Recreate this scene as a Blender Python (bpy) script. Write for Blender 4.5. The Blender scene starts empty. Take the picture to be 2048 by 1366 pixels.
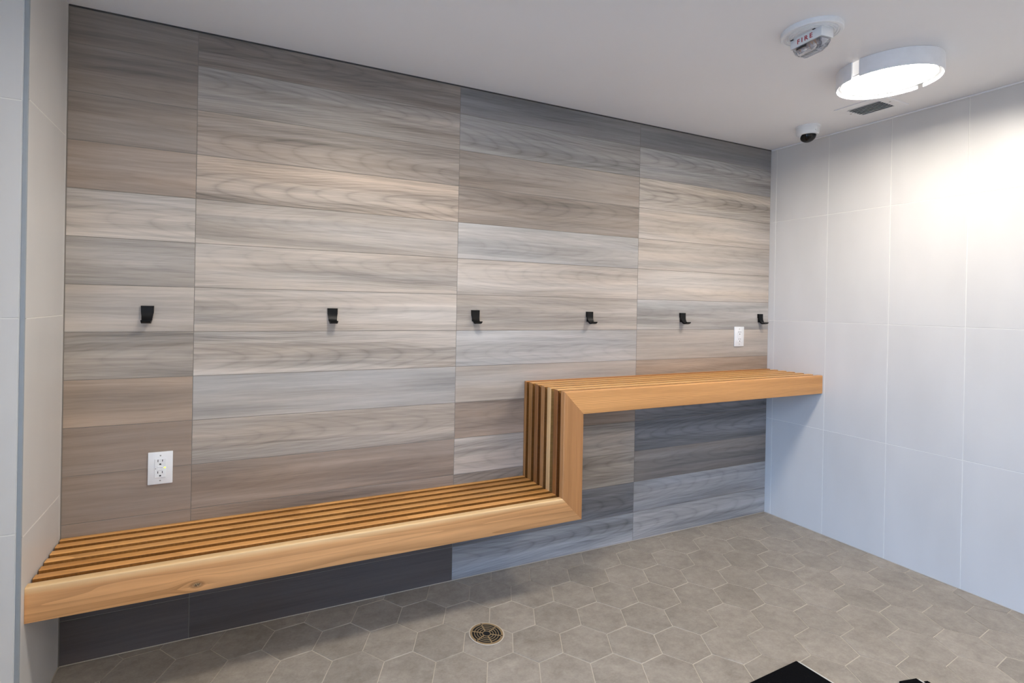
import bpy, bmesh, math, random
from mathutils import Matrix, Vector
random.seed(7)
SC = bpy.context.scene
COL = SC.collection
PI = math.pi
sin, cos = math.sin, math.cos

# ------------------------------------------------------------------ camera, world, exposure
H = 2.2699            # ceiling height
XR = 3.609            # right wall
FZ = -0.005           # floor tile top
YJ = -0.372           # outer end of the short left return wall
YF = -3.4             # front of the room, behind the camera
XL = -1.7             # far left of the room

yaw, pitch, roll = 0.4227, -0.0024, 0.0183
fw = Vector((sin(yaw)*cos(pitch), cos(yaw)*cos(pitch), sin(pitch)))
rt = Vector((cos(yaw), -sin(yaw), 0)); up = rt.cross(fw)
r2 = cos(roll)*rt + sin(roll)*up; u2 = -sin(roll)*rt + cos(roll)*up
cam = bpy.data.cameras.new('camera'); cam_ob = bpy.data.objects.new('camera', cam); COL.objects.link(cam_ob)
m = Matrix((r2, u2, -fw)).transposed().to_4x4(); m.translation = Vector((0.5211, -2.182, 1.2661))
cam_ob.matrix_world = m
cam.sensor_width = 36.0; cam.sensor_fit = 'HORIZONTAL'
cam.lens = 1032.6/2048*36
cam.shift_x = 98.61/2048; cam.shift_y = -71.69/2048
cam.clip_start = 0.02
SC.camera = cam_ob

LAMP = 15.5           # radiance of the lamp diffusers
LAMP_COL = (1.0, 0.922, 0.82)
SKY = 3.5             # sky radiance
DOOR = (-2.95, -1.40, 0.05, 2.15)   # glazed daylight doorway in the far left wall: y0, y1, z0, z1
wd = bpy.data.worlds.new('daylight'); SC.world = wd; wd.use_nodes = True
bg = wd.node_tree.nodes['Background']
# overcast blue sky above, dim paving below the horizon
_t = wd.node_tree; _c = _t.nodes.new('ShaderNodeTexCoord'); _s = _t.nodes.new('ShaderNodeSeparateXYZ'); _r = _t.nodes.new('ShaderNodeValToRGB')
_t.links.new(_c.outputs['Generated'], _s.inputs[0]); _t.links.new(_s.outputs[2], _r.inputs[0]); _t.links.new(_r.outputs[0], bg.inputs['Color'])
_r.color_ramp.elements[0].position = 0.0; _r.color_ramp.elements[0].color = (.10, .13, .18, 1)
_r.color_ramp.elements[1].position = 0.03; _r.color_ramp.elements[1].color = (.23, .51, 1.0, 1)
bg.inputs['Strength'].default_value = SKY
SC.view_settings.view_transform = 'Standard'; SC.view_settings.look = 'None'
SC.view_settings.gamma = 1.0; SC.view_settings.use_curve_mapping = False
SC.view_settings.exposure = 2.24

# ------------------------------------------------------------------ node helpers
def lin(c):
    return tuple(((v/255)/12.92 if v/255 <= .04045 else ((v/255+.055)/1.055)**2.4) for v in c) + (1.0,)

class NT:
    def __init__(s, name):
        s.m = bpy.data.materials.new(name); s.m.use_nodes = True
        s.t = s.m.node_tree; s.b = s.t.nodes['Principled BSDF']
    def n(s, typ, **kw):
        o = s.t.nodes.new(typ)
        for k, v in kw.items():
            if k in o.inputs.keys(): s.set(o, k, v)
            else: setattr(o, k, v)
        return o
    def set(s, o, k, v):
        if isinstance(v, bpy.types.NodeSocket): s.t.links.new(v, o.inputs[k])
        else: o.inputs[k].default_value = v
    def math(s, op, a, b=None, c=None):
        o = s.t.nodes.new('ShaderNodeMath'); o.operation = op
        for i, v in enumerate((a, b, c)):
            if v is not None: s.set(o, i, v)
        return o.outputs[0]
    def mix(s, f, a, b, mode='MIX'):
        o = s.t.nodes.new('ShaderNodeMix'); o.data_type = 'RGBA'; o.blend_type = mode
        s.set(o, 0, f); s.set(o, 6, a); s.set(o, 7, b)
        return o.outputs[2]
    def ramp(s, f, stops, interp='LINEAR'):
        o = s.t.nodes.new('ShaderNodeValToRGB'); o.color_ramp.interpolation = interp
        e = o.color_ramp.elements
        while len(e) < len(stops): e.new(0.5)
        for i, (p, c) in enumerate(stops):
            e[i].position = p; e[i].color = c if len(c) == 4 else tuple(c)+(1,)
        s.set(o, 0, f); return o.outputs[0]
    def val(s, f, a, b, c=0.0, d=1.0):
        o = s.t.nodes.new('ShaderNodeMapRange'); o.clamp = True
        for i, v in enumerate((f, a, b, c, d)): s.set(o, i, v)
        return o.outputs[0]
    def noise(s, vec, scale=1.0, detail=2.0, rough=.5, dist=0.0, w=None):
        o = s.t.nodes.new('ShaderNodeTexNoise')
        if w is not None:
            o.noise_dimensions = '4D'; s.set(o, 'W', w)
        s.set(o, 'Vector', vec)
        o.inputs['Scale'].default_value = scale; o.inputs['Detail'].default_value = detail
        o.inputs['Roughness'].default_value = rough; o.inputs['Distortion'].default_value = dist
        return o.outputs['Fac']
    def comb(s, x, y, z):
        o = s.t.nodes.new('ShaderNodeCombineXYZ')
        for i, v in enumerate((x, y, z)): s.set(o, i, v)
        return o.outputs[0]
    def bump(s, h, dist, strength=1.0):
        o = s.t.nodes.new('ShaderNodeBump'); s.set(o, 'Height', h)
        o.inputs['Distance'].default_value = dist; o.inputs['Strength'].default_value = strength
        s.t.links.new(o.outputs[0], s.b.inputs['Normal'])
    def objxyz(s):
        tc = s.t.nodes.new('ShaderNodeTexCoord'); sp = s.t.nodes.new('ShaderNodeSeparateXYZ')
        s.t.links.new(tc.outputs['Object'], sp.inputs[0]); return sp.outputs
    def info(s):
        return s.t.nodes.new('ShaderNodeObjectInfo')

def plain(name, rgb, rough=.5, metal=0.0, spec=.5, emit=None, strength=0, coat=0):
    t = NT(name); b = t.b
    b.inputs['Base Color'].default_value = lin(rgb); b.inputs['Roughness'].default_value = rough
    b.inputs['Metallic'].default_value = metal; b.inputs['Specular IOR Level'].default_value = spec
    b.inputs['Coat Weight'].default_value = coat
    if emit:
        b.inputs['Emission Color'].default_value = tuple(emit)+(1,) if len(emit) == 3 else emit
        b.inputs['Emission Strength'].default_value = strength
    # every surface carries a little procedural mottling
    x = t.objxyz()
    n = t.noise(t.comb(x[0], x[1], x[2]), 40, 3)
    c = t.mix(t.val(n, .3, .7), tuple(v*.96 for v in lin(rgb)[:3])+(1,), lin(rgb))
    t.t.links.new(c, b.inputs['Base Color'])
    return t.m

# ------------------------------------------------------------------ materials
def plank_material():
    t = NT('wood_look_porcelain'); b = t.b; X = t.objxyz(); I = t.info()
    R = I.outputs['Random']; tone = I.outputs['Color']; amt = I.outputs['Alpha']
    off = t.math('MULTIPLY', R, 91.0)
    x = t.math('ADD', X[0], off); z = X[2]
    w = t.math('MULTIPLY', R, 37.0)
    # slow warp of the fibres
    wv = t.noise(t.comb(t.math('MULTIPLY', x, 2.2), 0.0, t.math('MULTIPLY', z, 9.0)), 1.0, 2, .5, 0, w)
    zz = t.math('ADD', z, t.math('MULTIPLY', t.math('SUBTRACT', wv, .5), .034))
    # cathedral figure: contour lines of a long stretched field
    f = t.noise(t.comb(t.math('MULTIPLY', x, .85), 0.0, t.math('MULTIPLY', zz, 8.0)), 1.0, 1, .35, 0, w)
    # nested parabolic arches running along the plank
    zc = t.math('ADD', .083, t.math('MULTIPLY', t.math('SUBTRACT', t.math('FRACT', t.math('MULTIPLY', R, 17.3)), .5), .075))
    dz = t.math('SUBTRACT', zz, zc)
    sg = t.math('SIGN', t.math('SUBTRACT', t.math('FRACT', t.math('MULTIPLY', R, 29.7)), .5))
    arch = t.math('ADD', t.math('MULTIPLY', t.math('MULTIPLY', x, 7.0), sg), t.math('MULTIPLY', t.math('MULTIPLY', dz, dz), 620.0))
    ph = t.math('ADD', arch, t.math('MULTIPLY', f, 5.0))
    fr = t.math('FRACT', ph)
    line = t.math('POWER', t.math('ABSOLUTE', t.math('SUBTRACT', t.math('MULTIPLY', fr, 2.0), 1.0)), 4.0)
    # streaks, broad and fine
    s1 = t.noise(t.comb(t.math('MULTIPLY', x, 1.0), 0.0, t.math('MULTIPLY', zz, 26.0)), 1.0, 3, .55, .25, w)
    s2 = t.noise(t.comb(t.math('MULTIPLY', x, 2.6), 1.7, t.math('MULTIPLY', zz, 95.0)), 1.0, 3, .6, .2, w)
    s3 = t.noise(t.comb(t.math('MULTIPLY', x, 14.0), 3.1, t.math('MULTIPLY', zz, 520.0)), 1.0, 2, .6, 0, w)
    s4 = t.noise(t.comb(t.math('MULTIPLY', x, .9), 5.3, t.math('MULTIPLY', z, 7.0)), 1.0, 1, .5, 0, w)
    v = t.math('ADD', t.math('MULTIPLY', t.val(s1, .30, .70), .52), t.math('MULTIPLY', t.val(s2, .3, .7), .34))
    v = t.math('ADD', v, t.math('MULTIPLY', t.val(s3, .3, .7), .20))
    v = t.math('ADD', v, t.math('MULTIPLY', t.val(s4, .3, .7), .42))
    v = t.math('SUBTRACT', v, t.math('MULTIPLY', line, t.val(amt, .8, 1.3, .03, .21)))
    g = t.math('ADD', t.math('MULTIPLY', t.math('SUBTRACT', v, .70), t.math('MULTIPLY', amt, .92)), .98)
    # rare long dark veins
    vein = t.val(t.noise(t.comb(t.math('MULTIPLY', x, 1.3), 8.8, t.math('MULTIPLY', zz, 48.0)), 1.0, 2, .5, .3, w), .66, .76)
    g = t.math('MULTIPLY', g, t.math('SUBTRACT', 1.0, t.math('MULTIPLY', vein, t.math('MULTIPLY', amt, .26))))
    gc = t.comb(g, g, g)
    c = t.mix(1.0, tone, gc, 'MULTIPLY')
    hue = t.noise(t.comb(t.math('MULTIPLY', x, .8), 11.0, t.math('MULTIPLY', zz, 13.0)), 1.0, 1, .5, 0, w)
    tint = t.mix(t.val(hue, .34, .66), (1.025, .995, .96, 1), (.975, 1.0, 1.025, 1))
    c = t.mix(1.0, c, tint, 'MULTIPLY')
    t.t.links.new(c, b.inputs['Base Color'])
    b.inputs['Roughness'].default_value = .48; b.inputs['Specular IOR Level'].default_value = .35
    t.bump(t.math('ADD', s2, s3), .0006, .35)
    return t.m

def cedar_material(name, knot=None, band=None, straight=False, sides=None):
    """Cedar with the grain along local X; object colour is the tone. band: sapwood colour towards local +z."""
    t = NT(name); b = t.b; X = t.objxyz(); I = t.info()
    R = I.outputs['Random']; tone = I.outputs['Color']
    w = t.math('MULTIPLY', R, 53.0)
    x, y, z = X[0], X[1], X[2]
    if knot:
        dx = t.math('SUBTRACT', x, knot[0]); dz = t.math('SUBTRACT', z, knot[1])
        d2 = t.math('ADD', t.math('MULTIPLY', t.math('MULTIPLY', dx, dx), .25), t.math('MULTIPLY', dz, dz))
        push = t.math('MULTIPLY', t.math('EXPONENT', t.math('MULTIPLY', d2, -1800.0)), .030)
        sg = t.math('SIGN', t.math('ADD', dz, .004))
        z = t.math('SUBTRACT', z, t.math('MULTIPLY', push, sg))
    wv = t.noise(t.comb(t.math('MULTIPLY', x, 1.1), y, t.math('MULTIPLY', z, 5.0)), 1.0, 2, .5, 0, w)
    zz = t.math('ADD', z, t.math('MULTIPLY', t.math('SUBTRACT', wv, .5), .006 if straight else .03))
    yz = t.math('ADD', zz, t.math('MULTIPLY', y, .35))
    if straight:
        ln = t.math('SINE', t.math('ADD', t.math('MULTIPLY', yz, 900.0),
             t.math('MULTIPLY', t.noise(t.comb(t.math('MULTIPLY', x, .8), 0., t.math('MULTIPLY', yz, 40.)), 1., 2, .5, 0, w), 9.0)))
        rings = t.val(ln, -.2, 1.0)
    else:
        ln = t.noise(t.comb(t.math('MULTIPLY', x, .7), t.math('MULTIPLY', y, 3.0), t.math('MULTIPLY', zz, 16.0)), 1.0, 1, .4, 0, w)
        fr = t.math('FRACT', t.math('MULTIPLY', ln, 9.0))
        rings = t.math('POWER', fr, 2.2)
    fib = t.noise(t.comb(t.math('MULTIPLY', x, 9.0), t.math('MULTIPLY', y, 260.0), t.math('MULTIPLY', zz, 260.0)), 1.0, 3, .6, 0, w)
    big = t.noise(t.comb(t.math('MULTIPLY', x, .9), t.math('MULTIPLY', y, 12.0), t.math('MULTIPLY', zz, 22.0)), 1.0, 2, .5, 0, w)
    g = t.math('ADD', t.math('MULTIPLY', t.val(fib, .3, .7), .14), t.math('MULTIPLY', t.val(big, .3, .7), .36))
    g = t.math('SUBTRACT', t.math('ADD', g, .88), t.math('MULTIPLY', rings, t.math('MULTIPLY', .28, t.val(big, .3, .7, .6, 1.2)) if straight else .26))
    c = t.mix(1.0, tone, t.comb(g, t.math('POWER', g, 1.15), t.math('POWER', g, 1.4)), 'MULTIPLY')
    if band:
        h0, h1, colr = band
        k = t.val(t.math('ADD', z, t.math('MULTIPLY', t.math('SUBTRACT', big, .5), .02)), h0, h1)
        c = t.mix(t.math('MULTIPLY', k, .8), c, lin(colr))
    if knot:
        k2 = t.val(d2, .00006, .00001)
        core = t.noise(t.comb(x, y, X[2]), 330, 3)
        c = t.mix(k2, c, t.mix(t.val(core, .4, .6), lin((70, 46, 26)), lin((178, 150, 112))))
        halo = t.math('MULTIPLY', t.val(d2, .00016, .00006), t.val(d2, .00002, .00006))
        c = t.mix(t.math('MULTIPLY', halo, .55), c, lin((112, 72, 36)))
    if sides:          # rough-sawn side faces, shade of the slat gaps painted in; planed tops
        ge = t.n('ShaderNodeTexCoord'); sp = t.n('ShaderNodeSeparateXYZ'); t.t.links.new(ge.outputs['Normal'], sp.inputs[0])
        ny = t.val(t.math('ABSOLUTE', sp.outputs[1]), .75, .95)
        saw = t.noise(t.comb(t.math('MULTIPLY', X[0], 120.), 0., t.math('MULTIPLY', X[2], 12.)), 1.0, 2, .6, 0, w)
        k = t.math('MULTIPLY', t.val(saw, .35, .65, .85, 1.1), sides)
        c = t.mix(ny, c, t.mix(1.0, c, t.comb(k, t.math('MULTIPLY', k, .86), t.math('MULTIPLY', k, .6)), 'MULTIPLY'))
    t.t.links.new(c, b.inputs['Base Color'])
    b.inputs['Roughness'].default_value = .42; b.inputs['Specular IOR Level'].default_value = .4
    t.bump(fib, .0004, .4)
    return t.m

def wall_tile_material():
    t = NT('white_wall_tile'); b = t.b; X = t.objxyz(); R = t.info().outputs['Random']
    n = t.noise(t.comb(t.math('MULTIPLY', X[0], 3.), t.math('MULTIPLY', X[1], 3.), X[2]), 2.0, 2, .5, 0, t.math('MULTIPLY', R, 20.))
    c = t.mix(t.val(n, .3, .7), lin((208, 206, 203)), lin((215, 213, 210)))
    t.t.links.new(c, b.inputs['Base Color']); b.inputs['Roughness'].default_value = .38
    rib = t.noise(t.comb(t.math('MULTIPLY', X[0], 220.), t.math('MULTIPLY', X[1], 220.), t.math('MULTIPLY', X[2], 3.)), 1.0, 1)
    t.bump(rib, .0003, .25); return t.m

def floor_tile_material(name='taupe_floor_tile'):
    t = NT(name); b = t.b; X = t.objxyz(); I = t.info(); R = I.outputs['Random']
    w = t.math('MULTIPLY', R, 41.)
    v = t.comb(t.math('MULTIPLY', X[0], .75), X[1], 0.0)
    n1 = t.noise(v, 9.0, 4, .6, .4, w); n2 = t.noise(v, 150.0, 3, .65, 0, w); n3 = t.noise(v, 34.0, 4, .6, .3, w)
    a = t.math('ADD', t.math('MULTIPLY', n1, .4), t.math('ADD', t.math('MULTIPLY', n2, .25), t.math('MULTIPLY', n3, .35)))
    c = t.ramp(a, [(.36, lin((134, 125, 114))), (.50, lin((154, 145, 133))), (.64, lin((171, 162, 150)))])
    f = t.math('ADD', t.math('MULTIPLY', R, .10), .95)
    c = t.mix(1.0, c, t.comb(f, f, f), 'MULTIPLY')
    t.t.links.new(c, b.inputs['Base Color']); b.inputs['Roughness'].default_value = .42
    b.inputs['Specular IOR Level'].default_value = .4
    t.bump(n2, .0005, .3); return t.m

def paint_material(name, rgb, rough=.6):
    t = NT(name); b = t.b; X = t.objxyz()
    n = t.noise(t.comb(X[0], X[1], X[2]), 260, 3); n2 = t.noise(t.comb(X[0], X[1], X[2]), 1.5, 2)
    c = t.mix(t.val(n2, .3, .7), tuple(v*.97 for v in lin(rgb)[:3])+(1,), lin(rgb))
    t.t.links.new(c, b.inputs['Base Color']); b.inputs['Roughness'].default_value = rough
    t.bump(n, .0004, .2); return t.m

def carpet_material():
    t = NT('black_carpet'); b = t.b; X = t.objxyz()
    n = t.noise(t.comb(X[0], X[1], X[2]), 240, 3, .7)
    c = t.ramp(n, [(.58, lin((9, 9, 11))), (.70, lin((24, 22, 21))), (.78, lin((80, 72, 62)))])
    t.t.links.new(c, b.inputs['Base Color']); b.inputs['Roughness'].default_value = .95; b.inputs['Specular IOR Level'].default_value = .08
    t.bump(n, .004, .8); return t.m

M_plank = plank_material()
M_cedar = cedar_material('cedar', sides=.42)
M_cedar_straight = cedar_material('cedar_straight_grain', straight=True)
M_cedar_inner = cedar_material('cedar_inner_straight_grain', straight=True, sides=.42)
M_cedar_front = cedar_material('cedar_knotty', knot=(.438, .023), band=(.082, .102, (228, 196, 146)))
M_tile = wall_tile_material()
M_ftile = floor_tile_material()
M_ceiling = paint_material('ceiling_paint', (240, 240, 242))
M_wallpaint = paint_material('wall_paint', (236, 234, 230))
M_grout_w = plain('white_grout', (236, 234, 228), .8)
M_grout_p = plain('grey_grout', (132, 126, 119), .85)
M_grout_f = plain('beige_floor_grout', (200, 190, 174), .85)
M_edge = plain('dark_edge_profile', (62, 60, 60), .5)
M_alu = plain('satin_aluminium', (158, 163, 166), .42, .25)
M_strip = plain('pale_edge_strip', (206, 205, 200), .5)
M_white = plain('white_plastic', (236, 238, 240), .35)
M_white_metal = plain('white_powder_coat', (236, 238, 242), .3)
M_gasket = plain('grey_gasket', (120, 122, 124), .6)
M_black = plain('matte_black_metal', (5, 5, 6), .45, 0, .22)
M_hole = plain('dark_slot', (22, 20, 20), .6)
M_screw = plain('screw_steel', (168, 166, 162), .35, .8)
M_bronze = plain('aged_brass', (176, 150, 112), .45, .45)
M_grate_pit = plain('drain_pit', (10, 9, 8), .9)
M_red = plain('red_print', (176, 18, 40), .5)
M_led = plain('green_led', (190, 220, 20), .4, emit=lin((200, 230, 10))[:3], strength=1.0)
M_carpet = carpet_material()
M_vent_dark = plain('vent_shadow', (44, 50, 62), .8)
M_smoke = plain('smoked_dome', (4, 4, 6), .05, 0, .35)
M_chrome = plain('reflector_chrome', (190, 194, 204), .22, .85)
tl = NT('lamp_diffuser'); tl.b.inputs['Base Color'].default_value = (.9, .9, .9, 1)
tl.b.inputs['Emission Color'].default_value = LAMP_COL+(1,); tl.b.inputs['Emission Strength'].default_value = LAMP
M_lamp = tl.m
M_lamp_side = plain('frosted_acrylic_drum', (240, 240, 240), .5, emit=LAMP_COL, strength=.10)
tg = NT('clear_lens'); tg.b.inputs['Base Color'].default_value = (.95, .94, .97, 1)
tg.b.inputs['Transmission Weight'].default_value = 1.0; tg.b.inputs['Roughness'].default_value = .03; tg.b.inputs['IOR'].default_value = 1.45
M_lens = tg.m
tw = NT('door_glass'); tw.b.inputs['Base Color'].default_value = (1, 1, 1, 1); tw.b.inputs['IOR'].default_value = 1.02
tw.b.inputs['Transmission Weight'].default_value = 1.0; tw.b.inputs['Roughness'].default_value = 0.0
M_glass = tw.m

# ------------------------------------------------------------------ geometry helpers
def link(name, me, mat=None, parent=None, loc=(0, 0, 0), rot=(0, 0, 0)):
    o = bpy.data.objects.new(name, me); COL.objects.link(o)
    if mat is not None and me is not None and not me.materials: me.materials.append(mat)
    if parent: o.parent = parent
    o.location = loc; o.rotation_euler = rot
    return o
def mesh(name, bm, smooth=False):
    me = bpy.data.meshes.new(name); bmesh.ops.recalc_face_normals(bm, faces=bm.faces)
    if smooth:
        for f in bm.faces: f.smooth = True
    bm.to_mesh(me); bm.free(); return me
def shade(me, ang=35):
    for p in me.polygons: p.use_smooth = True
    me.set_sharp_from_angle(angle=math.radians(ang)); return me
def bx(bm, x0, x1, y0, y1, z0, z1, bev=0, seg=1):
    b2 = bmesh.new()
    v = [b2.verts.new(p) for p in ((x0, y0, z0), (x1, y0, z0), (x1, y1, z0), (x0, y1, z0), (x0, y0, z1), (x1, y0, z1), (x1, y1, z1), (x0, y1, z1))]
    for f in ((3, 2, 1, 0), (4, 5, 6, 7), (0, 1, 5, 4), (1, 2, 6, 5), (2, 3, 7, 6), (3, 0, 4, 7)): b2.faces.new([v[i] for i in f])
    if bev: bmesh.ops.bevel(b2, geom=b2.edges[:], offset=bev, segments=seg, affect='EDGES', profile=.5)
    me = bpy.data.meshes.new('t'); b2.to_mesh(me); b2.free(); bm.from_mesh(me); bpy.data.meshes.remove(me)
def box_mesh(name, *a, **k):
    bm = bmesh.new(); bx(bm, *a, **k); return mesh(name, bm)
def lathe(bm, prof, n=48, a0=0.0, a1=2*PI, cx=0, cy=0, closed=False):
    """prof: list of (r, z); closed: the profile is a loop. Full turn or an arc with capped ends."""
    full = abs(a1-a0-2*PI) < 1e-6
    cnt = n if full else n+1
    rings = []
    for i in range(cnt):
        a = a0+(a1-a0)*i/n
        rings.append([bm.verts.new((cx+r*cos(a), cy+r*sin(a), z)) for r, z in prof])
    L = len(prof)
    for i in range(n):
        A, B = rings[i], rings[(i+1) % cnt]
        for j in range(L if closed else L-1):
            k = (j+1) % L
            bm.faces.new((A[j], B[j], B[k], A[k]))
    if closed and not full:
        bm.faces.new(rings[0]); bm.faces.new(rings[-1])
    if not closed and full:
        for j in (0, L-1):
            if prof[j][0] > 1e-6: bm.faces.new([R[j] for R in rings])
    bmesh.ops.remove_doubles(bm, verts=bm.verts[:], dist=1e-6)
def cyl(bm, cx, cy, z0, z1, r, n=24):
    lathe(bm, [(r, z0), (r, z1)], n, cx=cx, cy=cy)
def prism(bm, poly, z0, z1, chamfer=0):
    """poly: list of (x, y); optional top chamfer."""
    n = len(poly)
    cx = sum(p[0] for p in poly)/n; cy = sum(p[1] for p in poly)/n
    def inset(d):
        out = []
        for i in range(n):
            p0, p1, p2 = poly[i-1], poly[i], poly[(i+1) % n]
            e1 = Vector((p1[0]-p0[0], p1[1]-p0[1])).normalized(); e2 = Vector((p2[0]-p1[0], p2[1]-p1[1])).normalized()
            n1 = Vector((-e1.y, e1.x)); n2 = Vector((-e2.y, e2.x)); b = n1+n2
            k = max(1+n1.dot(n2), .3)
            out.append((p1[0]+b.x*d/k, p1[1]+b.y*d/k))
        return out
    lev = [(poly, z0), (poly, z1-chamfer)] + ([(inset(chamfer), z1)] if chamfer else [])
    vs = [[bm.verts.new((x, y, z)) for x, y in P] for P, z in lev]
    bm.faces.new(vs[0][::-1]); bm.faces.new(vs[-1])
    for A, B in zip(vs, vs[1:]):
        for i in range(n): bm.faces.new((A[i], A[(i+1) % n], B[(i+1) % n], B[i]))
def empty(name, label, cat, loc=(0, 0, 0), rot=(0, 0, 0), group=None):
    o = bpy.data.objects.new(name, None); COL.objects.link(o); o.location = loc; o.rotation_euler = rot
    o.empty_display_size = .05
    o['label'] = label; o['category'] = cat
    if group: o['group'] = group
    return o
def struct(o, label):
    o['kind'] = 'structure'; o['label'] = label; return o
def copy_tree(o, parent=None):
    c = o.copy(); COL.objects.link(c)
    if parent: c.parent = parent
    for ch in list(o.children): copy_tree(ch, c)
    return c

# ------------------------------------------------------------------ setting: slabs
T = .008   # wall tile thickness
wall_back = struct(link('wall_back', box_mesh('wall_back', -.012, XR+.12, -.0068, .12, FZ-.03, H+.02), M_grout_p), 'back wall clad in grey and brown wood look plank tiles')
wall_right = struct(link('wall_right', box_mesh('wall_right', XR+.0003, XR+.12, YF, .0, FZ-.03, H+.02), M_grout_w), 'right wall of large white tiles under the round lamp')
wall_left = struct(link('wall_left', box_mesh('wall_left', -.12, -.0004, YJ+.012, .0, FZ-.03, H+.02), M_grout_w), 'short left return wall of white tiles at the low bench end')
wall_fl = struct(link('wall_front_left', box_mesh('wall_front_left', XL, -.0105, YJ+.0012, YJ+.011, FZ-.03, H+.02), M_grout_w), 'white tiled wall facing the room left of the metal corner strip')
floor = struct(link('floor', box_mesh('floor', XL-.1, XR+.1, YF-.1, .0, -.06, FZ-.0016), M_grout_f), 'floor of taupe hexagon tiles with pale joints')
ceiling = struct(link('ceiling', box_mesh('ceiling', XL-.1, XR+.1, YF-.1, .1, H, H+.1), M_ceiling), 'smooth white painted ceiling')
wfront = struct(link('wall_front', box_mesh('wall_front', XL-.1, XR+.1, YF-.1, YF, FZ-.03, H+.02), M_wallpaint), 'painted front wall behind the camera')
bm = bmesh.new()
dy0, dy1, dz0, dz1 = DOOR
bx(bm, XL-.1, XL, YF, dy0, FZ-.03, H+.02); bx(bm, XL-.1, XL, dy1, YJ, FZ-.03, H+.02)
bx(bm, XL-.1, XL, dy0, dy1, dz1, H+.02); bx(bm, XL-.1, XL, dy0, dy1, FZ-.03, dz0)
bx(bm, XL, -.3, -1.16, -1.06, FZ-.03, H+.02)   # unseen screen, added to keep daylight off the front left wall
wfar = struct(link('wall_far_left', mesh('wall_far_left', bm), M_wallpaint), 'painted side wall with a glazed doorway and an added light-blocking screen beyond the left edge')
bm = bmesh.new()
fwid = .05
bx(bm, XL-.07, XL-.02, dy0, dy0+fwid, dz0, dz1); bx(bm, XL-.07, XL-.02, dy1-fwid, dy1, dz0, dz1)
bx(bm, XL-.07, XL-.02, dy0+fwid, dy1-fwid, dz1-fwid, dz1); bx(bm, XL-.07, XL-.02, dy0+fwid, dy1-fwid, dz0, dz0+fwid)
door = struct(link('door_1', mesh('door_1', bm), M_alu), 'aluminium framed doorway to daylight in the far left wall')
# daylight portal: emits nothing itself, only tells the renderer where the sky enters
pl = bpy.data.lights.new('sky_portal', 'AREA'); pl.shape = 'RECTANGLE'; pl.size = dz1-dz0; pl.size_y = dy1-dy0
pl.cycles.is_portal = True
po = bpy.data.objects.new('sky_portal', pl); COL.objects.link(po)
po.location = (XL-.08, (dy0+dy1)/2, (dz0+dz1)/2); po.rotation_euler = (0, -PI/2, 0)

# ------------------------------------------------------------------ back wall planks
P = .166; Z0 = .9*P
xs = [0.0, .3972, 1.4691, 2.5410, XR]
zs = [FZ] + [Z0+P*i for i in range(13)] + [H-.006]
L_, LC, C_, CD = (176, 167, 158), (182, 173, 164), (173, 170, 167), (150, 147, 145)
M_, B_, BD, D_, K_, T_ = (160, 151, 142), (164, 146, 130), (150, 135, 123), (138, 128, 120), (134, 132, 132), (172, 158, 145)
U_ = (92, 85, 83)  # bottom planks: shade under the low seat painted into the tone
KS, LS, BS = (128, 128, 131), (156, 156, 158), (132, 126, 122)   # shade beneath the high shelf painted into darker plank tones
# rows from the top of the wall to the floor, one list per column: (tone, figure strength)
B2, W_, N_ = (150, 139, 130), (168, 163, 158), (152, 144, 137)
tones = [
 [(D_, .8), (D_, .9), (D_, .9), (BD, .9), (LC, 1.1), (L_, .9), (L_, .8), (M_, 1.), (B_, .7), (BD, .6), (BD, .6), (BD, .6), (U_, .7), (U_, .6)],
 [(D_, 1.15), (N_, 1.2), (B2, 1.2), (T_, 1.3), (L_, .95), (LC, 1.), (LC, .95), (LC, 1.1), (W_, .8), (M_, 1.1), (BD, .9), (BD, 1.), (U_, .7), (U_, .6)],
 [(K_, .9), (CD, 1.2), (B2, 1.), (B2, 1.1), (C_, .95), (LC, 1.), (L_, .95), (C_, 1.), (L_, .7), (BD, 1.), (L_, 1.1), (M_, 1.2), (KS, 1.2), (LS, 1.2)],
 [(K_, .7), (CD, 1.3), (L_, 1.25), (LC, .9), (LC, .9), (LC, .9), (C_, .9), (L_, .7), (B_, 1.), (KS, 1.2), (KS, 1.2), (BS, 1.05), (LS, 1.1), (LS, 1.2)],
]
cache = {}
G = .0010
for ci in range(4):
    x0, x1 = xs[ci]+(.003 if ci == 0 else G), xs[ci+1]-(.0015 if ci == 3 else G)
    for ri in range(14):
        z0, z1 = zs[ri]+G, zs[ri+1]-G
        key = (round(x1-x0, 4), round(z1-z0, 4))
        if key not in cache:
            me = box_mesh('plank', 0, key[0], -T, 0, 0, key[1], bev=.0007)
            cache[key] = me
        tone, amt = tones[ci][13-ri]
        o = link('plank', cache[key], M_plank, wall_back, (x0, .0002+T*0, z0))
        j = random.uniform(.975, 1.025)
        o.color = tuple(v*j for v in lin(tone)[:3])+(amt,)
        o.location.y = random.uniform(-.0003, .0003)+T-.0002-.0076
# dark metal edging along the top and at the left corner
tr = struct(link('trim_1', box_mesh('trim_1', .002, XR, -.0095, .0, H-.0052, H-.0002), M_edge), 'thin dark metal edging along the top of the plank wall'); 
tr = struct(link('trim_2', box_mesh('trim_2', .0002, .0026, -.006, .0, FZ, H-.006), M_edge), 'dark vertical joint where planks meet the left return wall')
tr = struct(link('trim_3', box_mesh('trim_3', .004, XR-.004, -.0105, -.0082, FZ+.0002, FZ+.0028, bev=.0006), M_grout_f), 'pale caulk bead between plank wall and floor')

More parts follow.
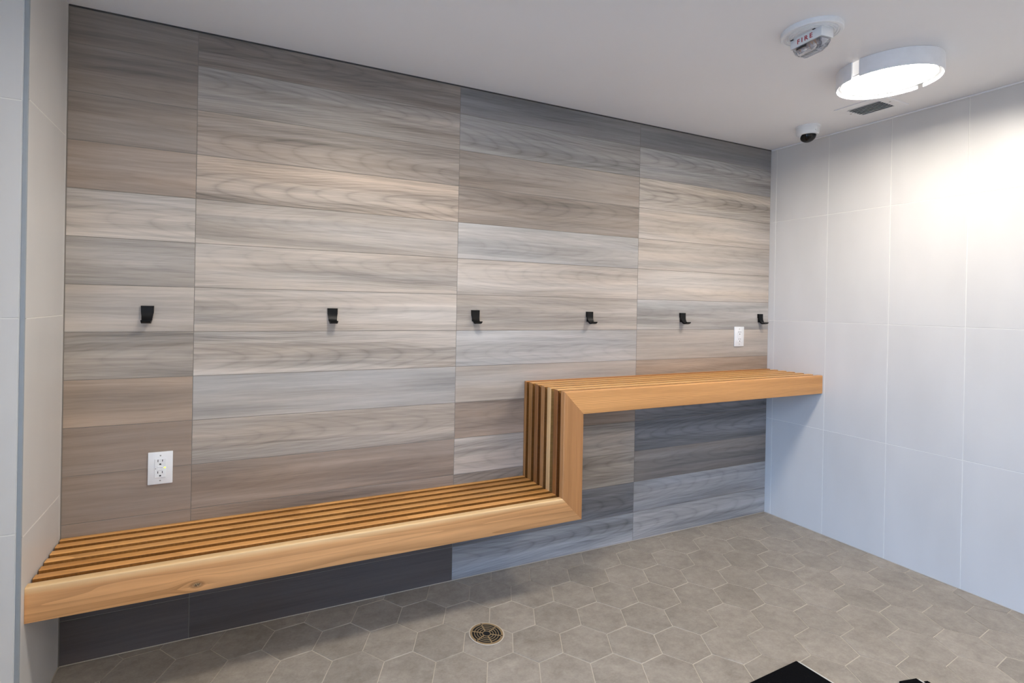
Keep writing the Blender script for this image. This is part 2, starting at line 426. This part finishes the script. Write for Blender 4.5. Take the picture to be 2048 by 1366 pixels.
# ------------------------------------------------------------------ white wall tiles
ROW = .6119; ZR = 1.1454+.343*P
def tile_wall(parent, spans, zcuts, make):
    for (a, b) in spans:
        for z0, z1 in zip(zcuts, zcuts[1:]): make(parent, a, b, z0, z1)
tcache = {}
def tile_x(parent, a, b, z0, z1):     # right wall, facing -x ; a > b are y values
    g = .0013; key = ('x', round(a-b, 4), round(z1-z0, 4))
    if key not in tcache: tcache[key] = box_mesh('wall_tile', -.0007, T, -(a-b)+g, -g, g, z1-z0-g, bev=.0006)
    o = link('tile', tcache[key], M_tile, parent, (XR-.0, a, z0)); o.location.x += random.uniform(-.0002, .0002)
def tile_l(parent, a, b, z0, z1):     # left return wall, facing +x
    g = .0016; key = ('l', round(a-b, 4), round(z1-z0, 4))
    if key not in tcache: tcache[key] = box_mesh('wall_tile', -T, .0003, -(a-b)+g, -g, g, z1-z0-g, bev=.0006)
    link('tile', tcache[key], M_tile, parent, (0, a, z0))
def tile_f(parent, a, b, z0, z1):     # wall facing the camera, a < b are x values
    g = .0016; key = ('f', round(b-a, 4), round(z1-z0, 4))
    if key not in tcache: tcache[key] = box_mesh('wall_tile', g, b-a-g, .0, T, g, z1-z0-g, bev=.0006)
    link('tile', tcache[key], M_tile, parent, (a, YJ, z0))
ys = [-.0016, -.0459]
while ys[-1]-.306 > YF: ys.append(ys[-1]-.306)
ys.append(YF)
tile_wall(wall_right, list(zip(ys, ys[1:])), [FZ+.001, ZR-ROW, ZR, ZR+ROW, H-.008], tile_x)
tile_wall(wall_left, [(-.0185, YJ+.003)], [FZ+.001, .5915, 1.2041, 1.8165, H-.001], tile_l)
tile_wall(wall_left, [(-.0085, -.0185)], [FZ+.001, H-.001], tile_l)
xf = [-.0125, -.3185, -.6245, -.9305, -1.2365, -1.5425, XL]
tile_wall(wall_fl, [(b, a) for a, b in zip(xf, xf[1:])], [FZ+.001, .605, 1.2052, 1.8085, H-.001], tile_f)
# metal corner strip on the end of the return wall
bm = bmesh.new(); bx(bm, -.0112, -.0002, YJ-.0016, YJ+.0095, FZ, H-.0005, bev=.0012, seg=2); bx(bm, -.004, .0004, YJ+.0002, YJ+.0026, FZ, H-.0005)
struct(link('trim_4', mesh('trim_4', bm), M_alu), 'satin metal corner strip on the end of the left return wall')
struct(link('trim_5', box_mesh('trim_5', XR-.006, XR+.001, YF, -.010, H-.0075, H-.0005, bev=.0015), M_ceiling), 'white bead where ceiling meets the right wall')
struct(link('trim_6', box_mesh('trim_6', XR-.0022, XR+.0005, YF, -.012, FZ+.0002, FZ+.0026, bev=.0006), M_grout_f), 'pale caulk bead between right wall and floor')
struct(link('trim_7', box_mesh('trim_7', .0002, .003, YJ, -.012, FZ+.0002, FZ+.0028, bev=.0006), M_grout_f), 'pale caulk bead between left return wall and floor')

# ------------------------------------------------------------------ hexagon floor tiles
O = Vector((1.7598, -.4235)); A1 = Vector((.16316, .10849)); A2 = Vector((.16847, -.07304))
def clip(poly, nx, ny, d):            # keep nx*x+ny*y <= d
    out = []
    for i in range(len(poly)):
        p, q = poly[i-1], poly[i]
        dp, dq = nx*p[0]+ny*p[1]-d, nx*q[0]+ny*q[1]-d
        if dp <= 0 <= dq or dq <= 0 <= dp:
            if abs(dp-dq) > 1e-9:
                k = dp/(dp-dq); out.append((p[0]+(q[0]-p[0])*k, p[1]+(q[1]-p[1])*k))
        if dq <= 0: out.append(q)
    res = []
    for p in out:
        if not res or (abs(p[0]-res[-1][0])+abs(p[1]-res[-1][1])) > 1e-4: res.append(p)
    if len(res) > 1 and abs(res[0][0]-res[-1][0])+abs(res[0][1]-res[-1][1]) < 1e-4: res.pop()
    return res
V = [(A1+A2)/3, (A1*2-A2)/3*0+Vector((0, 0))]
def hexpts(c):
    v0 = (A1+A2)/3; v1 = (2*A1-A2)/3; v2 = (A1-2*A2)/3
    # neighbours: +-A1, +-A2, +-(A1-A2); vertices are centroids of adjacent neighbour triples
    nb = [A2, A1, A1-A2, -A2, -A1, A2-A1]
    return [c+(nb[i]+nb[(i+1) % 6])/3 for i in range(6)]
full = None
rest = bmesh.new()
count = 0
DRC = Vector((1.443, -.4135)); DRR = .069
def area(p): return .5*sum(p[i-1][0]*p[i][1]-p[i][0]*p[i-1][1] for i in range(len(p)))
for i in range(-40, 41):
    for j in range(-40, 41):
        c = O+A1*i+A2*j
        if not (XL-.2 < c.x < XR+.2 and YF-.2 < c.y < .2): continue
        pts = hexpts(c)
        # shrink for the joint
        sp = [((p.x-c.x)*.986+c.x, (p.y-c.y)*.986+c.y) for p in pts]
        if area(sp) < 0: sp = sp[::-1]
        cl = sp
        for cut in ((1, 0, XR-.0025), (0, 1, -.0115), (0, -1, -YF), (-1, 0, -XL)):
            if cl: cl = clip(cl, *cut)
        if c.x < .15:       # notch of the left return wall
            if c.y > YJ: cl = clip(cl, -1, 0, -.0035) if cl else cl
            else:
                cl2 = cl
                if cl and min(p[0] for p in cl) < 0 < max(p[0] for p in cl) and max(p[1] for p in cl) > YJ:
                    cl = clip(cl, 0, 1, YJ-.002)
                elif cl and max(p[0] for p in cl) <= 0: cl = clip(cl, 0, 1, YJ-.002)
        if len(cl) < 3 or abs(area(cl)) < .00004: continue
        # in the picture: fan of the view, everything nearer or behind stays joined
        vis = c.y > -1.62 and c.x > -.3 and (c.y > -1.2 or c.x > .2) and c.x < XR+.2
        dz = random.uniform(-.0005, .0003)
        if vis:
            isfull = len(cl) == 6 and abs(abs(area(cl))-abs(area(sp))) < 1e-8
            if isfull:
                if full is None:
                    b = bmesh.new(); prism(b, [(x-c.x, y-c.y) for x, y in cl], -.008, 0, .0009); full = mesh('floor_tile', b)
                me = full
            else:
                b = bmesh.new(); prism(b, [(x-c.x, y-c.y) for x, y in cl], -.008, 0, .0006); me = mesh('floor_tile', b)
            o = link('tile', me, M_ftile, floor, (c.x, c.y, FZ+dz)); count += 1
            if isfull: o.rotation_euler = (random.uniform(-.003, .003), random.uniform(-.003, .003), 0)
        else:
            prism(rest, cl, FZ-.008, FZ+dz, .0006)
o = link('tile_field', mesh('tile_field', rest), M_ftile, floor); o['kind'] = 'stuff'

# ------------------------------------------------------------------ slatted cedar bench
ZB1, ZT1, ZB2, ZT2 = .3346, .4375, .7953, .8983
RX0, RX1 = 1.8355, 1.9385
SH = ZT1-ZB1
bench = empty('bench', 'slatted cedar wall bench stepping up from a low seat to a high shelf', 'bench', (0, 0, 0))
def board(name, x0, s0, x1, s1, th, mat, r=.004, rf=None, parent=None):
    """local X length, y in [-th, 0], z in [0, SH]; end cuts x = a + s*z. rf: radius of the front top edge."""
    rf = rf or r
    prof = []
    def arc(cy, cz, rad, a0, a1, n=3):
        for i in range(n+1):
            a = a0+(a1-a0)*i/n; prof.append((cy+rad*cos(a), cz+rad*sin(a)))
    arc(-th+r, r, r, PI*1.5, PI, 2)                 # front bottom
    arc(-th+rf, SH-rf, rf, PI, PI/2, 5)             # front top
    arc(-r, SH-r, r, PI/2, 0, 2)                    # back top
    arc(-r, r, r, 0, -PI/2, 2)                      # back bottom
    bm = bmesh.new()
    A = [bm.verts.new((x0+s0*z, y, z)) for y, z in prof]; B = [bm.verts.new((x1+s1*z, y, z)) for y, z in prof]
    n = len(prof)
    for i in range(n): bm.faces.new((A[i], A[(i+1) % n], B[(i+1) % n], B[i]))
    bm.faces.new(A); bm.faces.new(B[::-1])
    me = mesh(name, bm); shade(me, 40); me.materials.append(mat)
    return me
TH = .0297; PITCH = .0523
low_t = [(206, 150, 86), (198, 142, 80), (204, 148, 84), (210, 154, 90), (196, 138, 74), (208, 150, 86), (206, 151, 98)]
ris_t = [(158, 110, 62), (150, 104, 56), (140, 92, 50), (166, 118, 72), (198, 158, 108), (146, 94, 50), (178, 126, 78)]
upp_t = [(182, 120, 62), (204, 150, 88), (206, 152, 90), (208, 154, 92), (210, 158, 96), (214, 164, 104), (204, 148, 90)]
def solid(o, c, a=1.0): o.color = tuple(lin(c)[:3])+(a,)
for k in range(7):
    y = -PITCH*k - (.0 if k else .0)-.0090*(1-k/6)*.0
    front = k == 6
    yb = -(TH+PITCH*k)+TH
    if k == 0: yb -= .0082*0+.0
    th = TH-.0088 if k == 0 else TH
    y_loc = -.0092 if k == 0 else yb
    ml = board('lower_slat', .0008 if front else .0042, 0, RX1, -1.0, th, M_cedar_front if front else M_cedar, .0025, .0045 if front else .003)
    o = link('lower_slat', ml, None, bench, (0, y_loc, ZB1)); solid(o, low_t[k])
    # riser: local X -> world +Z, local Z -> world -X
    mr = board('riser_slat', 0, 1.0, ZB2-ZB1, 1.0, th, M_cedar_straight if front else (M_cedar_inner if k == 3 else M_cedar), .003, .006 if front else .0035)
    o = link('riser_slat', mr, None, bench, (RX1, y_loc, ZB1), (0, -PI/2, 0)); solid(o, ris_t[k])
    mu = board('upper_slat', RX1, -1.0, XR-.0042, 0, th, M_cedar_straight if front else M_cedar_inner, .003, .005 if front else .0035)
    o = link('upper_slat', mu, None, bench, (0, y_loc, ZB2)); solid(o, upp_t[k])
# hidden steel bearers that carry the slats, and dark spacers between the slats at the left wall
def bearer(x0, x1, z0, z1):
    return link('bearer', box_mesh('bearer', x0, x1, -.318, -.0090, z0, z1, bev=.001), M_black, bench)
for x in (.004, .62, 1.24): bearer(x, x+.018, ZB1-.0005+.003, ZB1+.045)
for x in (2.30, 2.95, XR-.026): bearer(x, x+.018, ZB2+.003, ZB2+.045)

# ------------------------------------------------------------------ coat hooks
def hook_mesh():
    # side profile (y outwards negative, z), swept over a tapering width
    prof = [(-.0002, .0345), (-.0075, .0345), (-.0085, .0330), (-.0092, .012), (-.0118, .000), (-.0165, -.0105), (-.0235, -.0185),
            (-.0320, -.0220), (-.0420, -.0205), (-.0490, -.0158), (-.0508, -.0170), (-.0502, -.0200), (-.0430, -.0258),
            (-.0310, -.0285), (-.0205, -.0255), (-.0120, -.0170), (-.0062, -.0060), (-.0030, .0060), (-.0002, .010)]
    def half(z, y): return .0205 if z > .016 else max(.0205-(.016-z)*.15, .0150)
    bm = bmesh.new()
    A = [bm.verts.new((-half(z, y), y, z)) for y, z in prof]; B = [bm.verts.new((half(z, y), y, z)) for y, z in prof]
    n = len(prof)
    for i in range(n): bm.faces.new((A[i], B[i], B[(i+1) % n], A[(i+1) % n]))
    bm.faces.new(A[::-1]); bm.faces.new(B)
    return shade(mesh('hook', bm), 30)
hm = hook_mesh()
hook_labels = ['matte black coat hook at far left, straight above the lower outlet',
 'matte black coat hook second from the left, high above the low bench seat',
 'matte black coat hook third from the left, just right of a vertical plank joint',
 'matte black coat hook third from the right, above the left end of the high shelf',
 'matte black coat hook second from the right, left of the upper outlet',
 'matte black coat hook at far right, above the upper outlet near the corner']
for i, lab in enumerate(hook_labels):
    x = (.248, .907, 1.5625, 2.2185, 2.872, 3.527)[i]
    o = empty('coat_hook', lab, 'hook', (x, -.0081, 1.2058-.0), group='black coat hooks in a row on the plank wall')
    link('hook_body', hm, M_black, o)
    link('back_plate', box_mesh('back_plate', -.0155, .0155, -.0012, .0, -.018, .030, bev=.0004) if i == 0 else bp, M_black, o)
    if i == 0: bp = o.children[1].data if o.children[1].data.name.startswith('back') else o.children[0].data

# ------------------------------------------------------------------ power outlets
def outlet(x, z, w, h, label, led):
    o = empty('power_outlet', label, 'outlet', (x, -.0081, z), group='white wall outlets on the plank wall')
    sw, sz = w/.0795, h/.118
    bm = bmesh.new(); bx(bm, -w/2, w/2, -.0058, 0, -h/2, h/2, bev=.0022, seg=2); link('cover_plate', shade(mesh('cover_plate', bm)), M_white, o)
    f = link('receptacle', box_mesh('receptacle', -.0185*sw, .0185*sw, -.0082, -.004, -.0345*sz, .0345*sz, bev=.0009), M_white, o)
    for s in (1, -1):
        zc = .0195*s*1.08-.0005
        for dx, hh in ((-.0075, .0042), (.0068, .0036)):
            link('slot', box_mesh('slot', (dx-.0011)*sw, (dx+.0011)*sw, -.0085, -.0079, (zc+.0068-hh)*sz, (zc+.0068+hh)*sz), M_hole, f)
        bm = bmesh.new()
        pts = [(.0031*cos(a), .0031*sin(a)) for a in [PI*i/8 for i in range(9)]]+[(-.0031, -.0022), (.0031, -.0022)]
        va = [bm.verts.new((p[0]*sw, -.0085, zc-.0062+p[1])) for p in pts]; vb = [bm.verts.new((p[0]*sw, -.0079, zc-.0062+p[1])) for p in pts]
        bm.faces.new(va); bm.faces.new(vb[::-1])
        for i in range(len(pts)): bm.faces.new((va[i], va[(i+1) % len(pts)], vb[(i+1) % len(pts)], vb[i]))
        link('ground_hole', mesh('ground_hole', bm), M_hole, f)
    for zc in (.0042, -.0042):
        link('button', box_mesh('button', -.0085*sw, .0085*sw, -.0092, -.0078, (zc-.0034)*sz, (zc+.0034)*sz, bev=.0006), M_white, f)
    if led:
        link('indicator_light', box_mesh('indicator_light', .0118*sw, .0172*sw, -.0087, -.0079, -.0002, .0024), M_led, f)['label'] = 'lit yellow green indicator'
        bm = bmesh.new(); lathe(bm, [(.0014, 0), (.0014, .0006)], 12); me = mesh('test_eye', bm)
        link('test_eye', me, M_hole, f, (-.0148*sw, -.0085, -.0010), (-PI/2, 0, 0))
    for s in (1, -1):
        bm = bmesh.new(); lathe(bm, [(.0026, 0), (.0026, .0007), (.0016, .0010), (0, .0011)], 16)
        sc = link('screw', shade(mesh('screw', bm), 40), M_screw, o, (0, -.0056, s*.0455*sz), (PI/2, 0, 0))
    return o
outlet(.2968, .6482, .0795, .118, 'white outlet with a green light low on the wall above the bench seat', True)
outlet(3.342, 1.1017, .0825, .1195, 'white outlet just below left of the far right hook, above the high shelf', False)

# ------------------------------------------------------------------ ceiling lights
def ceiling_light(x, y, label):
    o = empty('ceiling_light', label, 'light', (x, y, H), group='round flush ceiling lights')
    R, hh = .1729, .0697
    for a0, a1 in ((175.5, 344.5), (352.0, 525.5)):
        bm = bmesh.new()
        lathe(bm, [(R, -.0012), (R, -hh+.004), (R-.0008, -hh+.0008), (R-.0035, -hh), (R-.0048, -hh+.0012), (R-.005, -.0012)], 56, math.radians(a0), math.radians(a1), closed=True)
        link('rim', shade(mesh('rim', bm), 35), M_white_metal, o)
    bm = bmesh.new(); lathe(bm, [(.1635, 0), (.1635, -.0550), (.1600, -.0556), (0, -.0530)], 56); link('body', shade(mesh('body', bm), 35), M_lamp_side, o)
    bm = bmesh.new(); lathe(bm, [(.1560, -.0535), (.154, -.0555), (.10, -.0563), (0, -.0565)], 64)
    link('diffuser', shade(mesh('diffuser', bm), 50), M_lamp, o)
    bm = bmesh.new(); lathe(bm, [(.1560, -.0545), (.1560, -.0566), (.1630, -.0566), (.1630, -.0552)], 64, closed=True)
    link('gasket', mesh('gasket', bm), M_gasket, o)
    for a in (90, 210, 330):
        ca, sa = cos(math.radians(a)), sin(math.radians(a))
        bm = bmesh.new(); bx(bm, .160, R-.003, -.008, .008, -.030, -.012)
        link('bracket', mesh('bracket', bm), M_white_metal, o, (0, 0, 0), (0, 0, math.radians(a)))
    return o
ceiling_light(2.9543, -.9622, 'lit round white ceiling light with a notched rim beside the fire strobe')
ceiling_light(1.07, -.9622, 'lit round white ceiling light above the low bench, out of the picture')
ceiling_light(.25, -2.20, 'added round white fill light behind the camera on the left, out of the picture')  # added lamp, frontal fill for the bench front and left walls
ceiling_light(2.9543, -2.85, 'added round white fill light behind the camera on the right, out of the picture')  # added lamp, extra ambient fill for the right half

# ------------------------------------------------------------------ fire strobe
fs = empty('fire_strobe', 'white round fire alarm strobe with red lettering on the ceiling', 'fire alarm', (2.4008, -1.0002, H))
bm = bmesh.new()
prof = [(.0945, 0), (.0950, -.002), (.0950, -.0160), (.0930, -.0185), (.0850, -.0185)]
for r in (.083, .074, .065, .056): prof += [(r, -.0150), (r-.0025, -.0150), (r-.0040, -.0185), (r-.0065, -.0185)]
prof += [(.043, -.0160), (0, -.0160)]
lathe(bm, prof, 64); link('base', shade(mesh('base', bm), 30), M_white, fs)
A = math.radians(-6.2)           # the body is turned a little
bm = bmesh.new(); bx(bm, -.0285, .0285, -.0590, .0590, -.0505, -.0150, bev=.0016, seg=2)
body = link('strobe_body', shade(mesh('strobe_body', bm)), M_white, fs, (0, 0, 0), (0, 0, A))
for yy in (-.034, .050):
    link('screw_slot', box_mesh('screw_slot', -.0350, -.0292, yy-.005, yy+.005, -.0192, -.0180), M_hole, body)
# lettering on the long face
cu = bpy.data.curves.new('lettering', 'FONT'); cu.body = 'FIRE'; cu.size = .0228; cu.align_x = 'CENTER'; cu.align_y = 'CENTER'
cu.extrude = .0002; cu.offset = .0004; cu.space_character = 1.5
to = bpy.data.objects.new('tmp', cu); COL.objects.link(to); bpy.context.view_layer.update()
lm = bpy.data.meshes.new_from_object(to.evaluated_get(bpy.context.evaluated_depsgraph_get())); lm.name = 'lettering'
COL.objects.unlink(to); bpy.data.objects.remove(to)
lm.materials.clear()
lo = link('lettering', lm, M_red, body, (-.0288, .0030, -.0345), (PI/2, 0, -PI/2)); lo['label'] = 'red letters FIRE'
# clear lens with reflector
bm = bmesh.new()
def lens_loop(bm, hx, hy, z, n=7):
    c = .006; P8 = [(hx-c, -hy), (hx, -hy+c), (hx, hy-c), (hx-c, hy), (-hx+c, hy), (-hx, hy-c), (-hx, -hy+c), (-hx+c, -hy)]
    return [bm.verts.new((x, y, z)) for x, y in P8]
loops = [lens_loop(bm, .0272, .0560, -.0500), lens_loop(bm, .0265, .0550, -.0600), lens_loop(bm, .0235, .0480, -.0740), lens_loop(bm, .0170, .0340, -.0845)]
for a, b in zip(loops, loops[1:]):
    for i in range(8): bm.faces.new((a[i], a[(i+1) % 8], b[(i+1) % 8], b[i]))
bm.faces.new(loops[-1]); bm.faces.new(loops[0][::-1])
link('lens', mesh('lens', bm), M_lens, body)['label'] = 'clear faceted lens'
bm = bmesh.new()
for i, y0 in enumerate([-.046+.0115*k for k in range(8)]):
    p = [(-.020, y0, -.0515), (.020, y0, -.0515), (.020, y0+.0115, -.0515), (-.020, y0+.0115, -.0515)]
    top = (-.004+.007*(i % 2), y0+.0057, -.0690+.004*(i % 3))
    v = [bm.verts.new(q) for q in p]; tv = bm.verts.new(top)
    for a in range(4): bm.faces.new((v[a], v[(a+1) % 4], tv))
    bm.faces.new(v[::-1])
link('reflector', mesh('reflector', bm), M_chrome, body)
bm = bmesh.new(); lathe(bm, [(.0030, -.018), (.0030, .018)], 16)
link('flash_tube', shade(mesh('flash_tube', bm), 40), M_hole, body, (-.0190, .020, -.0555), (PI/2, 0, 0))

# ------------------------------------------------------------------ air vent
vx0, vx1, vy0, vy1 = 3.256, 3.480, -.789, -.580
ox0, ox1, oy0, oy1 = 3.309, 3.441, -.750, -.612
av = empty('air_vent', 'small square white louvred ceiling vent between lamp and security camera', 'vent', ((vx0+vx1)/2, (vy0+vy1)/2, H))
cx, cy = (vx0+vx1)/2, (vy0+vy1)/2
bm = bmesh.new()
for a in ((vx0, ox0, vy0, vy1), (ox1, vx1, vy0, vy1), (ox0, ox1, vy0, oy0), (ox0, ox1, oy1, vy1)):
    bx(bm, a[0]-cx, a[1]-cx, a[2]-cy, a[3]-cy, -.0045, -.0002)
link('frame', mesh('frame', bm), M_ceiling, av)
link('duct_opening', box_mesh('duct_opening', ox0-cx, ox1-cx, oy0-cy, oy1-cy, -.0012, -.0004), M_vent_dark, av)
lv = box_mesh('louvre', -.0070, .0070, oy0-cy, oy1-cy, -.0009, .0009)
for k in range(6):
    link('louvre', lv, M_white_metal, av, (ox0-cx+.006+k*.0195, 0, -.0050), (0, math.radians(-26), 0))
for sx, sy in ((3.3688, -.5955), (3.3615, -.769)):
    bm = bmesh.new(); lathe(bm, [(.004, -.0044), (.004, -.0054), (0, -.0060)], 14)
    link('screw', shade(mesh('screw', bm)), M_screw, av, (sx-cx, sy-cy, 0))

# ------------------------------------------------------------------ security camera
sc = empty('security_camera', 'small white dome security camera on the ceiling near the corner', 'security camera', (3.3791, -.3752, H))
bm = bmesh.new(); lathe(bm, [(.0580, 0), (.0585, -.003), (.0560, -.006), (.0550, -.0075), (.0555, -.009), (.0520, -.040), (.0490, -.046), (.0400, -.0480), (0, -.0480)], 56)
link('housing', shade(mesh('housing', bm), 30), M_white, sc)
ax = Vector((-.34, -.52, -.78)).normalized()
q = Vector((0, 0, -1)).rotation_difference(ax)
def cap(name, r, th0, th1, mat, seg=40, n=14):
    bm = bmesh.new(); pr = []
    for i in range(n+1):
        a = th0+(th1-th0)*i/n; pr.append((r*sin(a), -r*cos(a)))
    lathe(bm, pr, seg)
    o = link(name, shade(mesh(name, bm), 40), mat, sc, (0, 0, -.0455)); o.rotation_mode = 'QUATERNION'; o.rotation_quaternion = q; return o
cap('ball', .0405, math.radians(72), math.radians(178), M_white)
cap('dark_dome', .0402, 0, math.radians(76), M_smoke)['label'] = 'glossy black dome window'
bm = bmesh.new(); lathe(bm, [(.0016, 0), (.0016, .001)], 10)
link('screw', mesh('screw', bm), M_hole, sc, (-.0155, -.0505, -.032), (PI/2, 0, math.radians(-17)))

# ------------------------------------------------------------------ floor drain
dr = empty('floor_drain', 'round aged brass floor drain grate set in the hexagon tiles', 'drain', (DRC.x, DRC.y, FZ+.0005))
bm = bmesh.new(); lathe(bm, [(.0625, .0004), (.0625, .0016), (.0685, .0014), (.0685, .0004)], 64, closed=True); link('sealant_ring', mesh('sealant_ring', bm), M_grout_f, dr)
bm = bmesh.new(); lathe(bm, [(.0625, .0003), (.0625, .0010)], 48); link('pit', mesh('pit', bm), M_grate_pit, dr)
bm = bmesh.new()
for r0, r1 in ((.0560, .0642), (.0455, .0480), (.0352, .0377), (.0250, .0275), (.0140, .0168)):
    lathe(bm, [(r0, .0010), (r0, .0022), (r1, .0022), (r1, .0010)], 64, closed=True)
for k in range(6):
    b2 = bmesh.new(); bx(b2, .014, .057, -.0022, .0022, .0010, .0024); bmesh.ops.rotate(b2, verts=b2.verts, cent=(0, 0, 0), matrix=Matrix.Rotation(k*PI/3+.42, 3, 'Z'))
    me = bpy.data.meshes.new('t'); b2.to_mesh(me); b2.free(); bm.from_mesh(me); bpy.data.meshes.remove(me)
link('grate', mesh('grate', bm), M_bronze, dr)
for k in range(3):
    a = k*2*PI/3+.42+PI/3
    bm = bmesh.new(); lathe(bm, [(.0032, .0018), (.0032, .0028), (0, .0031)], 12)
    link('screw', mesh('screw', bm), M_hole, dr, (.0592*cos(a), .0592*sin(a), 0))

# ------------------------------------------------------------------ mats at the bottom edge
def mat(name, x, y, rz, w, d, label, strip=True):
    o = empty(name, label, 'mat', (x, y, FZ+.0006), (0, 0, rz), group='black entrance mats at the front')
    link('carpet', box_mesh('carpet', -w, 0, -d, 0, 0, .009, bev=.002), M_carpet, o)
    link('edge_strip', box_mesh('edge_strip', .0004, .0065, -d, -.006, 0, .0085, bev=.001), M_strip, o)['label'] = 'pale edge strip'
    return o
mat('floor_mat', 2.4013, -.9893, math.radians(2.0), .60, .85, 'black carpet mat with a pale edge strip at the bottom of the picture')
o = mat('floor_mat', 2.7023, -1.2097, math.radians(-12), .075, .62, 'narrow black mat corner with pale strip at the bottom right edge')
link('end_cap', box_mesh('end_cap', .0068, .024, -.62, -.018, 0, .011, bev=.003), M_carpet, o)
